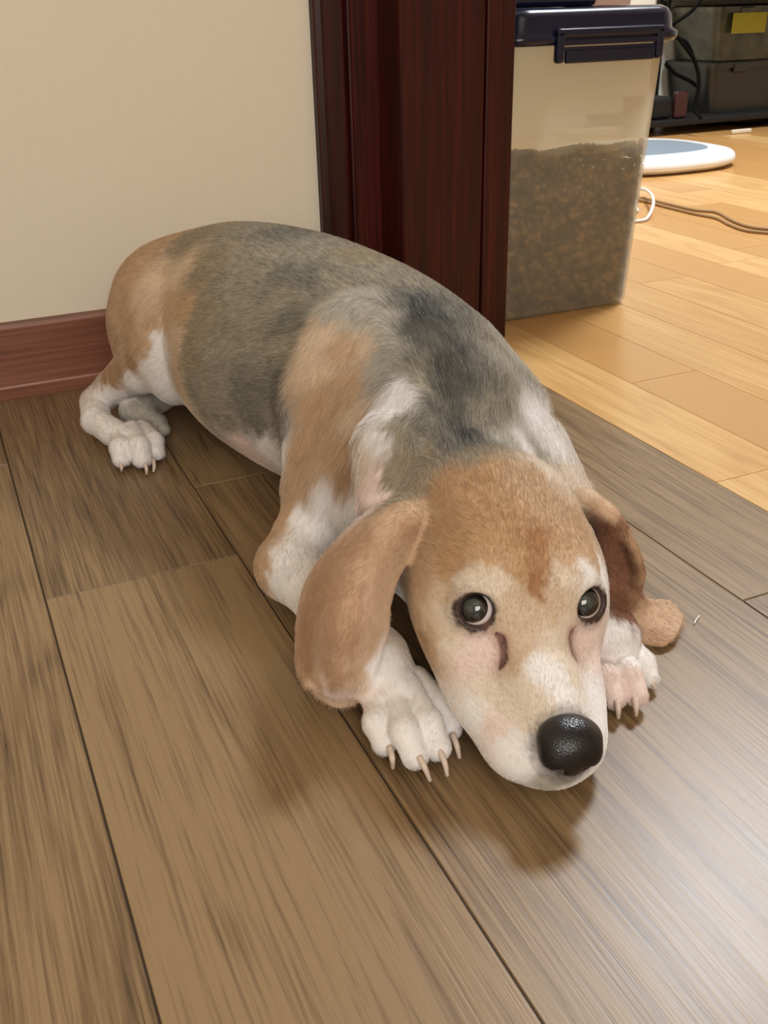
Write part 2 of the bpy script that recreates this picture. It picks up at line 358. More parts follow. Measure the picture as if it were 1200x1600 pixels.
# ---------------------------------------------------------------- far corner: clear storage tubs, shelf, cables
m = NT('smoky_clear_plastic', (96,100,84), .3, .5); m.b.inputs['Alpha'].default_value = 1
n_ = m.noise(m.coord(), 14, 3, .5); m.color(m.ramp(n_, [(.35,(36,36,30)),(.55,(64,66,52)),(.7,(84,86,70))])); M_TUB = m.m
M_DKTUB = NT('dark_bag', (12,12,15), .6, .4).m
YB = 2.86
def tub(x0, x1, z0, z1, label, mat, y0=YB, d=.25):
    t = empty('storage_tub', ((x0+x1)/2, y0+d/2, z0)); tag(t, label, 'storage tub')
    cx, w = (x0+x1)/2, x1-x0
    bm = bmesh.new(); loft(bm, [(rrect(cx, y0+d/2, w*.93, d*.93, .03), z0), (rrect(cx, y0+d/2, w, d, .03), z1-.02)]); bm_obj('tub_body', bm, mat, t, smooth=False)
    bm = bmesh.new(); loft(bm, [(rrect(cx, y0+d/2, w+.015, d+.015, .035), z1-.02), (rrect(cx, y0+d/2, w+.015, d+.015, .035), z1-.004), (rrect(cx, y0+d/2, w-.01, d-.01, .03), z1)]); bm_obj('tub_lid', bm, mat, t, smooth=False)
    for k in (-.3, .3):
        box_obj('latch', (cx+k*w-.03, y0-.012, z1-.035), (cx+k*w+.03, y0-.003, z1-.006), mat, t, .003)
    return t
tub(2.50, 3.10, .05, .215, 'lower smoky clear storage tub with dark things inside, against the far wall', NT('smoky_clear_dark', (28,28,25), .3, .5).m)
tub(2.50, 3.10, .217, .385, 'upper smoky clear storage tub with a yellow label, under the dark shelf', M_TUB)
yl = box_obj('paper_label', (2.555, YB-.014, .300), (2.70, YB-.0125, .362), NT('yellow_paper', (150,146,40), .7).m, bevel=0); tag(yl, 'yellow paper label stuck on the front of the upper storage tub', 'label')
sh = box_obj('shelf_board', (2.45, 2.72, .40), (3.5, 3.12, .44), M_DKTUB, bevel=.003); tag(sh, 'dark low shelf board above the storage tubs in the far corner', 'shelf')
for xx in (2.46, 3.45):
    box_obj('shelf_leg', (xx, 3.112, .0), (xx+.03, 3.13, .42), M_DKTUB, sh)
pl = empty('low_platform', (2.75, 2.9, 0)); tag(pl, 'dark low stand under the storage tubs, trailing into the far corner', 'stand')
box_obj('stand_board', (2.18, 2.80, .030), (3.3, 3.11, .050), M_DKTUB, pl, .004)
for xx in (2.2, 2.7, 3.2): box_obj('stand_foot', (xx, 2.99, 0), (xx+.05, 3.05, .03), M_DKTUB, pl)
adp = box_obj('power_adapter', (2.21, 2.83, .0505), (2.33, 2.95, .12), M_DKTUB, bevel=.012, seg=3); tag(adp, 'black power adapter lump on the dark stand behind the scale', 'adapter')
rp = box_obj('plug_head', (2.335, 2.82, .0505), (2.385, 2.845, .135), NT('dull_red_plastic', (54,20,20), .5).m, bevel=.008, seg=3); tag(rp, 'dull red plug among the black cables in the far corner', 'plug')
ps = box_obj('power_strip', (1.98, 2.92, .0), (2.30, 2.97, .026), M_OFFW, bevel=.006); tag(ps, 'pale power strip lying on the floor in front of the dark stand', 'power strip')
cn = box_obj('cable_connector', (2.50, 2.715, .0), (2.58, 2.73, .014), M_OFFW, bevel=.004); tag(cn, 'small pale connector on the floor among the black cables', 'connector')
BC = [
 ([(2.2112,2.8000,0.4243), (2.2556,2.8000,0.3336), (2.2825,2.7800,0.2964), (2.3566,2.7800,0.2284), (2.3769,2.7700,0.1611), (2.3638,2.7600,0.0886), (2.3585,2.7200,0.0587)], 'thick black cable hanging down past the left edge of the storage tubs'),
 ([(2.2669,2.8200,0.4236), (2.2667,2.8200,0.3514), (2.2848,2.8000,0.3052), (2.3320,2.7900,0.2760), (2.3742,2.7800,0.1991)], 'black cable hanging in front of the pale wall, nearest the bin lid'),
 ([(2.3834,2.8000,0.4139), (2.3388,2.8000,0.3714), (2.2903,2.8100,0.3417), (2.2747,2.8200,0.3292)], 'thin black cable slanting left below the shelf'),
 ([(2.2902,2.8400,0.2196), (2.3253,2.8300,0.1896), (2.3643,2.8100,0.1694), (2.3988,2.8000,0.1488)], 'short black cable slanting to the red plug'),
 ([(2.7984,3.3559,0.0120), (2.6334,3.1168,0.0080), (2.5790,2.9712,0.0080), (2.6536,2.9400,0.0080), (2.6868,2.8635,0.0080), (2.8286,2.8577,0.0080)], 'front black cable lying on the floor along the dark stand'),
 ([(2.8402,3.3220,0.0120), (2.7127,3.1113,0.0080), (2.7432,3.0593,0.0080), (2.8949,3.1437,0.0080), (2.9489,2.9832,0.0080)], 'rear black cable lying on the floor along the dark stand'),
]
for pts, lab in BC: cable('black_cable', pts, .006, M_BLK, lab)

V, F = tube([(0.4569,0.4695,0.0010), (0.4611,0.4724,0.0015), (0.4673,0.4760,0.0010)], .0006, 6, 4)
tag(mesh_obj('lint_thread', V, F, M_WHITE), 'tiny white thread of lint on the dark floor right of the dog ear tip', 'lint')

# ---------------------------------------------------------------- the dog: one continuous surface from blended volumes
VOX = .0018
G0 = np.array([0.06, 0.33, -0.006]); G1 = np.array([0.53, 1.236, 0.262])
GN = np.ceil((G1-G0)/VOX).astype(int)+1
FAR = .1
class Field:
    def __init__(s, g0=None, g1=None, h=None):
        s.g0 = G0 if g0 is None else np.array(g0, float); s.h = h or VOX; g1 = G1 if g1 is None else np.array(g1, float)
        s.n = np.ceil((g1-s.g0)/s.h).astype(int)+1; s.D = np.full(tuple(s.n), FAR, np.float32)
    def _box(s, lo, hi):
        G, h, N = s.g0, s.h, s.n
        i0 = np.clip(np.floor((np.array(lo)-G)/h).astype(int), 0, N-1); i1 = np.clip(np.ceil((np.array(hi)-G)/h).astype(int)+1, 1, N)
        if np.any(i1 <= i0): return None
        sl = tuple(slice(a, b) for a, b in zip(i0, i1))
        ax = [np.arange(a, b)*h + g for a, b, g in zip(i0, i1, G)]
        return sl, ax[0][:, None, None], ax[1][None, :, None], ax[2][None, None, :]
    def _put(s, sl, d, k, sub=False):
        A = s.D[sl]
        if sub:
            d = -d; h = np.maximum(k-np.abs(A-d), 0)/k if k > 0 else 0; s.D[sl] = np.maximum(A, d) + h*h*k*.25
        else:
            h = np.maximum(k-np.abs(A-d), 0)/k if k > 0 else 0; s.D[sl] = np.minimum(A, d) - h*h*k*.25
    def cone(s, a, b, r1, r2, k=.01, sub=False):
        a = np.array(a, float); b = np.array(b, float); m = k+3*VOX+.002
        r = s._box(np.minimum(a-r1, b-r2)-m, np.maximum(a+r1, b+r2)+m)
        if r is None: return
        sl, X, Y, Z = r; ba = b-a; L = ba@ba + 1e-12
        t = np.clip(((X-a[0])*ba[0]+(Y-a[1])*ba[1]+(Z-a[2])*ba[2])/L, 0, 1)
        d = np.sqrt((X-a[0]-ba[0]*t)**2+(Y-a[1]-ba[1]*t)**2+(Z-a[2]-ba[2]*t)**2) - (r1+(r2-r1)*t)
        s._put(sl, d.astype(np.float32), k, sub)
    def chain(s, P, R, k=.01, k0=None, sub=False):
        for i in range(len(P)-1): s.cone(P[i], P[i+1], R[i], R[i+1], (k0 if (i == 0 and k0) else k), sub)
    def ell(s, c, rad, k=.01, M=None, sub=False):
        c = np.array(c, float); rad = np.array(rad, float); M = np.eye(3) if M is None else np.array(M, float)   # rows of M: the ellipsoid's axes
        ext = np.sqrt(((M*rad[:, None])**2).sum(0)); m = k+3*VOX+.002; r = s._box(c-ext-m, c+ext+m)
        if r is None: return
        sl, X, Y, Z = r; X = X-c[0]; Y = Y-c[1]; Z = Z-c[2]
        u = [M[i][0]*X+M[i][1]*Y+M[i][2]*Z for i in range(3)]
        k0 = np.sqrt(sum((u[i]/rad[i])**2 for i in range(3))); k1 = np.sqrt(sum((u[i]/rad[i]**2)**2 for i in range(3)))+1e-9
        s._put(sl, (k0*(k0-1)/k1).astype(np.float32), k, sub)
    def merge(s, o, k):
        for i in range(0, GN[1], 64):     # slabs keep the memory small
            sl = (slice(None), slice(i, i+64), slice(None)); s._put(sl, o.D[sl].copy(), k)
    def sheet(s, P, T):
        """thin curved leaf through a grid of points P[i][j], half thickness T[i][j]"""
        P = np.array(P, float)
        def up(A, n):
            return np.stack([catmull(A[:, j], n) for j in range(A.shape[1])], 1)
        A = np.concatenate([P, np.array(T, float)[..., None]], 2)
        A = up(A, 8); A = up(A.transpose(1, 0, 2), 10).transpose(1, 0, 2)
        n, m = A.shape[:2]; pad = 4*VOX+.003
        for i in range(n-1):
            for j in range(m-1):
                for tri in ((A[i, j], A[i+1, j], A[i+1, j+1]), (A[i, j], A[i+1, j+1], A[i, j+1])):
                    a, b, c = (q[:3] for q in tri); rr = (tri[0][3]+tri[1][3]+tri[2][3])/3
                    r = s._box(np.minimum(np.minimum(a, b), c)-rr-pad, np.maximum(np.maximum(a, b), c)+rr+pad)
                    if r is None: continue
                    sl, X, Y, Z = r; X = X-a[0]; Y = Y-a[1]; Z = Z-a[2]
                    ab, ac = b-a, c-a; d1 = X*ab[0]+Y*ab[1]+Z*ab[2]; d2 = X*ac[0]+Y*ac[1]+Z*ac[2]
                    e, f, g = ab@ab, ab@ac, ac@ac; det = e*g-f*f+1e-15
                    v = (g*d1-f*d2)/det; w = (e*d2-f*d1)/det
                    v = np.clip(v, 0, 1); w = np.clip(w, 0, 1); q = np.maximum(v+w, 1); v = v/q; w = w/q
                    d = np.sqrt((X-ab[0]*v-ac[0]*w)**2+(Y-ab[1]*v-ac[1]*w)**2+(Z-ab[2]*v-ac[2]*w)**2)-rr
                    s.D[sl] = np.minimum(s.D[sl], d.astype(np.float32))

def surface_nets(D, org, h):
    Sg = D < 0; nx, ny, nz = D.shape
    def c(a, i, j, k): return a[i:nx-1+i, j:ny-1+j, k:nz-1+k]
    cnt = np.zeros((nx-1, ny-1, nz-1), np.int8)
    for i in (0, 1):
        for j in (0, 1):
            for k in (0, 1): cnt += c(Sg, i, j, k)
    act = (cnt > 0) & (cnt < 8); I = np.argwhere(act); idx = np.full(act.shape, -1, np.int32); idx[act] = np.arange(len(I))
    acc = np.zeros((len(I), 3)); num = np.zeros(len(I))
    cor = [(i, j, k) for i in (0, 1) for j in (0, 1) for k in (0, 1)]
    val = {q: D[I[:, 0]+q[0], I[:, 1]+q[1], I[:, 2]+q[2]].astype(float) for q in cor}
    for a in cor:
        for ax in range(3):
            if a[ax]: continue
            b = list(a); b[ax] = 1; b = tuple(b); va, vb = val[a], val[b]; m = (va < 0) != (vb < 0)
            t = np.where(m, va/np.where(m, va-vb, 1), 0)
            p = np.repeat(np.array(a, float)[None], len(I), 0); p[:, ax] += t
            acc[m] += p[m]; num[m] += 1
    V = (I + acc/num[:, None])*h + org; F = []
    for ax in range(3):
        u, v = [q for q in range(3) if q != ax]
        s0 = [slice(None)]*3; s1 = [slice(None)]*3; s0[ax] = slice(0, -1); s1[ax] = slice(1, None)
        a, b = Sg[tuple(s0)], Sg[tuple(s1)]; E = np.argwhere(a != b); inside = a[tuple(E.T)]
        ok = (E[:, u] > 0) & (E[:, v] > 0) & (E[:, u] < D.shape[u]-1) & (E[:, v] < D.shape[v]-1); E = E[ok]; inside = inside[ok]
        def cell(du, dv):
            q = E.copy(); q[:, u] -= du; q[:, v] -= dv; return idx[tuple(q.T)]
        Q = np.stack([cell(1, 1), cell(0, 1), cell(0, 0), cell(1, 0)], 1)
        flip = inside if ax != 1 else ~inside
        Q[~flip] = Q[~flip][:, ::-1]; F.append(Q)
    return V, np.concatenate(F)

A3 = lambda *p: np.array(p, float)
# head frame: x towards the dog's left (picture right), f forward along the muzzle, u up
_y, _p, _r = math.radians(-15.0), math.radians(20.0), math.radians(-5.0)
_lat = A3(math.cos(_y), math.sin(_y), 0); _fw = A3(math.sin(_y), -math.cos(_y), 0); _up = A3(0, 0, 1)
_f2 = _fw*math.cos(_p)-_up*math.sin(_p); _u2 = _up*math.cos(_p)+_fw*math.sin(_p)
HM = np.array([_lat*math.cos(_r)+_u2*math.sin(_r), _f2, _u2*math.cos(_r)-_lat*math.sin(_r)])
HO = A3(.2850, .4285, .0925); HS = 1.04
def H(x, f, u): return HO + (np.array([x, f, u], float)*HS/1000) @ HM
def hr(*r): return np.array(r, float)*HS/1000

# --- torso, neck
B = Field()
AX = [ # x, y, z, half width, half height
 (.262,1.150,.092,.060,.064),(.268,1.115,.102,.088,.088),(.280,1.060,.108,.097,.103),(.291,.990,.111,.108,.111),(.307,.920,.111,.124,.113),
 (.326,.850,.107,.122,.112),(.337,.780,.106,.112,.106),(.336,.715,.102,.104,.099),(.324,.655,.093,.092,.086),(.310,.600,.086,.080,.072),(.304,.550,.080,.068,.060),(.298,.510,.078,.058,.052)]
AXS = catmull(AX, 6)
for i, q in enumerate(AXS):
    t = AXS[min(i+1, len(AXS)-1)][:3]-AXS[max(i-1, 0)][:3]; t[2] = 0; t /= np.linalg.norm(t); sd = A3(t[1], -t[0], 0)
    B.ell(q[:3], (q[3], .05, q[4]), .006, [sd, t, A3(0, 0, 1)])
# haunches: pelvis and near thigh
def Pz(*a): return A3(*a)
B.ell((.213,1.085,.105), (.063,.070,.072), .03)                       # near rump
B.ell((.232,1.08,.150), (.055,.060,.040), .03)
TH = Field()
TH.ell((.198,1.030,.112), (.038,.066,.062), .01, rot3(25, 0, 12)); TH.ell((.198,1.002,.098), (.032,.040,.055), .015); TH.chain([(.190,1.070,.105), (.170,1.082,.062)], [.040,.020], .015)
B.merge(TH, .008); del TH
B.ell((.36,1.05,.10), (.05,.075,.07), .03)
# shoulders
B.chain([(.305,.740,.160),(.278,.715,.125),(.252,.672,.080),(.222,.658,.045)], [.040,.045,.035,.026], .022)
B.chain([(.380,.720,.135),(.395,.670,.100),(.392,.630,.060),(.385,.620,.040)], [.036,.040,.034,.028], .025)
B.ell((.335,.66,.13), (.055,.07,.050), .03)                           # withers / crest
# skin folds along the neck
B.chain([(0.2876,0.6147,0.1630), (0.2580,0.5891,0.1430), (0.2376,0.5597,0.1150)], [.007,.008,.007], .026)
B.chain([(0.4014,0.6207,0.1300), (0.3913,0.5851,0.1180), (0.3872,0.5598,0.1050)], [.006,.006,.006], .022)

B.chain([(0.3983,0.5833,0.1000), (0.3876,0.5369,0.0920)], [.013,.014], .022)

# --- head
Hd = Field()
Hd.ell(H(0,-48,-14), hr(55,64,46), .01, HM)
Hd.ell(H(0,-90,-22), hr(48,40,44), hr(25)[0], HM)                     # occiput
for s in (-1, 1):
    Hd.ell(H(23*s,-15,6), hr(19,19,14), hr(12)[0], HM)               # brow
    Hd.ell(H(41*s,-32,-36), hr(22,42,32), hr(20)[0], HM)             # cheek
    Hd.ell(H(20*s,50,-46), hr(20,36,21), hr(12)[0], HM)              # upper lip
    Hd.ell(H(32*s if s < 0 else 29,12,-46), hr(21 if s < 0 else 18,38,24), hr(16)[0], HM)
    Hd.ell(H(33*s,-4,-7), hr(15,15,14), hr(8)[0], HM)             # eyeball mound
Hd.chain([H(0,0,-20), H(0,45,-26), H(0,80,-30)], [x*HS/1000 for x in (23,17,16)], hr(16)[0])
Hd.chain([H(0,-30,-58), H(0,55,-58), H(0,70,-56)], [x*HS/1000 for x in (24,15,12)], hr(10)[0])
Hd.ell(H(0,72,-44), hr(25,23,19), hr(10)[0], HM)
ODIR = {}
for s in (-1, 1):
    dv = A3(.16*s, .70, .68); dv /= np.linalg.norm(dv); ODIR[s] = dv
    e = A3(34*s,-2,-6) + dv*12
    Hd.ell(H(*e), hr(11,11,11), hr(2.5)[0], HM, sub=True)
    # tear groove running down from the inner corner
    Hd.chain([H(26*s,8,-9), H(20*s,16,-12), H(20*s,27,-18), H(24*s,35,-26)], [x*HS/1000 for x in (1.0,1.5,1.5,1.0)], hr(3)[0], sub=True)
    Hd.chain([H(29*s,38,-52), H(24*s,60,-58), H(14*s,84,-59)], [x*HS/1000 for x in (2.6,1.6,1.0)], hr(3)[0], sub=True)   # lip line
Hd.chain([H(0,98,-40), H(0,94,-56)], [x*HS/1000 for x in (1.2,1.2)], hr(2)[0], sub=True)
B.merge(Hd, .014); del Hd

# --- ears
E1 = Field()
E1.sheet([[(0.2685,0.5164,0.1120), (0.2579,0.5179,0.1220), (0.2530,0.5353,0.1200)],
          [(0.2425,0.5039,0.1100), (0.2297,0.5035,0.1260), (0.2303,0.5376,0.1160)],
          [(0.2260,0.4967,0.0960), (0.2076,0.4988,0.1120), (0.2040,0.5436,0.0960)],
          [(0.2133,0.4866,0.0800), (0.1867,0.4848,0.0980), (0.1840,0.5457,0.0740)],
          [(0.2081,0.4791,0.0640), (0.1748,0.4706,0.0840), (0.1733,0.5418,0.0520)],
          [(0.2004,0.4745,0.0520), (0.1711,0.4696,0.0620), (0.1670,0.5320,0.0320)],
          [(0.1903,0.4689,0.0380), (0.1696,0.4739,0.0400), (0.1642,0.5270,0.0180)],
          [(0.1859,0.4722,0.0260), (0.1722,0.4803,0.0240), (0.1609,0.5022,0.0220)]],
         [[.006,.007,.006],[.005,.006,.005],[.0035,.005,.0035],[.003,.004,.003],[.0028,.0035,.003],[.0028,.0032,.003],[.0028,.003,.003],[.0028,.003,.003]])
B.merge(E1, .006)
E1 = Field()
E1.sheet([[(0.1915,0.4875,0.0260), (0.1818,0.5030,0.0240), (0.1717,0.5189,0.0220)],[(0.1934,0.4931,0.0120), (0.1811,0.4992,0.0120), (0.1703,0.5169,0.0120)],[(0.1870,0.4896,0.0060), (0.1769,0.4930,0.0060), (0.1704,0.5084,0.0060)]], [[.003]*3]*3)
B.merge(E1, .001)
E1 = Field()
E1.sheet([[(0.3617,0.4976,0.1120), (0.3630,0.4912,0.1180), (0.3759,0.5014,0.1120)],
          [(0.3701,0.4840,0.1000), (0.3691,0.4714,0.1140), (0.3800,0.4767,0.1060)],
          [(0.3761,0.4806,0.0780), (0.3834,0.4732,0.0900), (0.3860,0.4639,0.0900)],
          [(0.3842,0.4797,0.0540), (0.3949,0.4760,0.0620), (0.3963,0.4640,0.0660)],
          [(0.3924,0.4800,0.0300), (0.3983,0.4754,0.0380), (0.4038,0.4723,0.0420)],
          [(0.4016,0.4819,0.0100), (0.4091,0.4774,0.0200), (0.4243,0.4846,0.0210)],
          [(0.4024,0.4641,0.0050), (0.4216,0.4711,0.0100), (0.4497,0.4908,0.0090)],
          [(0.4134,0.4531,0.0040), (0.4269,0.4576,0.0060), (0.4490,0.4744,0.0050)]],
         [[.005,.006,.005],[.004,.005,.004],[.003,.004,.003],[.003,.003,.003],[.0025,.0025,.0025],[.0025,.0025,.0025],[.0022,.0025,.0022],[.0020,.0022,.0020]])
B.merge(E1, .005); del E1

# --- legs and paws
CLAWS = []
def leg(P, R, k=.012, toes=(), claws=(), extra=(), ktoe=.006, kb=.010):
    L = Field(); L.chain(P, R, k)
    for c, r, M in extra: L.ell(c, r, .012, M)
    for a, b, c, r0, r1, r2 in toes:
        T = Field(); T.chain([a, b, c], [r0, r1, r2], .004)
        # narrow blend keeps the toes apart
        bb = T
        L.merge(bb, ktoe)
    B.merge(L, kb)
LE = [(.218,.652,.035), (0.1984,0.6380,0.0300), (0.2046,0.5651,0.0320), (0.2086,0.4966,0.0300), (0.2074,0.4638,0.0240)]
leg(LE, [.029,.025,.021,.0195,.014], toes=[
   ((0.1992,0.4759,0.0220), (0.1887,0.4507,0.0180), (0.1880,0.4387,0.0110), .0085,.0088,.0082),
   ((0.2068,0.4664,0.0250), (0.1983,0.4312,0.0220), (0.1992,0.4189,0.0120), .0085,.0090,.0085),
   ((0.2180,0.4668,0.0250), (0.2148,0.4326,0.0210), (0.2154,0.4188,0.0120), .0085,.0088,.0084),
   ((0.2286,0.4752,0.0220), (0.2325,0.4469,0.0170), (0.2311,0.4325,0.0100), .0080,.0078,.0074)],
   extra=[((0.2125,0.4811,0.0170), (.021,.017,.013), None)], ktoe=.0016)
CLAWS += [([(0.1875,0.4298,0.0140), (0.1857,0.4223,0.0120), (0.1866,0.4236,0.0030)]), ([(0.1992,0.4126,0.0160), (0.1998,0.4061,0.0120), (0.2021,0.4037,0.0030)]),
          ([(0.2135,0.4133,0.0150), (0.2131,0.4059,0.0110), (0.2135,0.4031,0.0030)]), ([(0.2280,0.4233,0.0140), (0.2268,0.4159,0.0110), (0.2276,0.4139,0.0030)])]
leg([(.405,.620,.035), (.405,.560,.032), (.385,.505,.032), (0.3623,0.4488,0.0280), (0.3621,0.4430,0.0200)], [.030,.026,.022,.019,.014], toes=[
   ((0.3535,0.4458,0.0210), (0.3438,0.4247,0.0190), (0.3421,0.4128,0.0110), .0082,.0086,.0078),
   ((0.3641,0.4432,0.0230), (0.3583,0.4208,0.0200), (0.3565,0.4087,0.0110), .0084,.0088,.0080),
   ((0.3785,0.4493,0.0200), (0.3788,0.4318,0.0150), (0.3775,0.4229,0.0090), .0080,.0078,.0070)],
   extra=[((0.3678,0.4534,0.0170), (.018,.016,.013), None)], ktoe=.0016)
CLAWS += [([(0.3387,0.4058,0.0140), (0.3373,0.4019,0.0100), (0.3383,0.4023,0.0030)]), ([(0.3507,0.4029,0.0140), (0.3492,0.3990,0.0100), (0.3503,0.3994,0.0030)]), ([(0.3770,0.4217,0.0100), (0.3767,0.4169,0.0080), (0.3792,0.4152,0.0030)])]
# near hind leg: knee, shank, hock, foot
leg([(.198,1.000,.105), (.176,1.035,.080), (.144,1.073,.047), (.124,1.090,.026), (0.1159,1.0443,0.0220), (0.1265,1.0103,0.0190), (0.1408,0.9801,0.0180)], [.036,.030,.0175,.0158,.0148,.0138,.0135], k=.0035, kb=.008, toes=[
   ((0.1318,1.0056,0.0190), (0.1271,0.9647,0.0180), (0.1254,0.9541,0.0110), .0098,.0108,.0100),
   ((0.1457,0.9982,0.0220), (0.1438,0.9546,0.0200), (0.1434,0.9423,0.0120), .0098,.0108,.0102),
   ((0.1595,1.0071,0.0190), (0.1617,0.9681,0.0170), (0.1601,0.9532,0.0100), .0092,.0095,.0088)], ktoe=.0018)
CLAWS += [([(0.1226,0.9474,0.0100), (0.1216,0.9412,0.0070), (0.1213,0.9430,0.0020)]), ([(0.1444,0.9361,0.0100), (0.1435,0.9240,0.0080), (0.1426,0.9235,0.0020)]), ([(0.1541,0.9382,0.0100), (0.1523,0.9289,0.0070), (0.1504,0.9263,0.0020)])]
# far hind foot peeping out under the belly
leg([(.215,1.10,.030), (0.1646,1.0609,0.0200), (0.1749,1.0306,0.0120)], [.022,.017,.012], kb=.004, toes=[((0.1739,1.0511,0.0140), (0.1781,1.0289,0.0120), (0.1809,1.0149,0.0090), .010,.009,.008)])
# floor contact
_z = (np.arange(GN[2])*VOX+G0[2])[None, None, :].astype(np.float32)
_d = (.0012-_z)*np.ones_like(B.D[:, :1, :]); _d = np.broadcast_to(_d, B.D.shape)
for i in range(0, GN[1], 64):
    sl = (slice(None), slice(i, i+64), slice(None)); A_ = B.D[sl]; d_ = _d[sl]; k = .005; h_ = np.maximum(k-np.abs(A_-d_), 0)/k; B.D[sl] = np.maximum(A_, d_)+h_*h_*k*.25
DV, DF = surface_nets(B.D, G0, VOX); del B

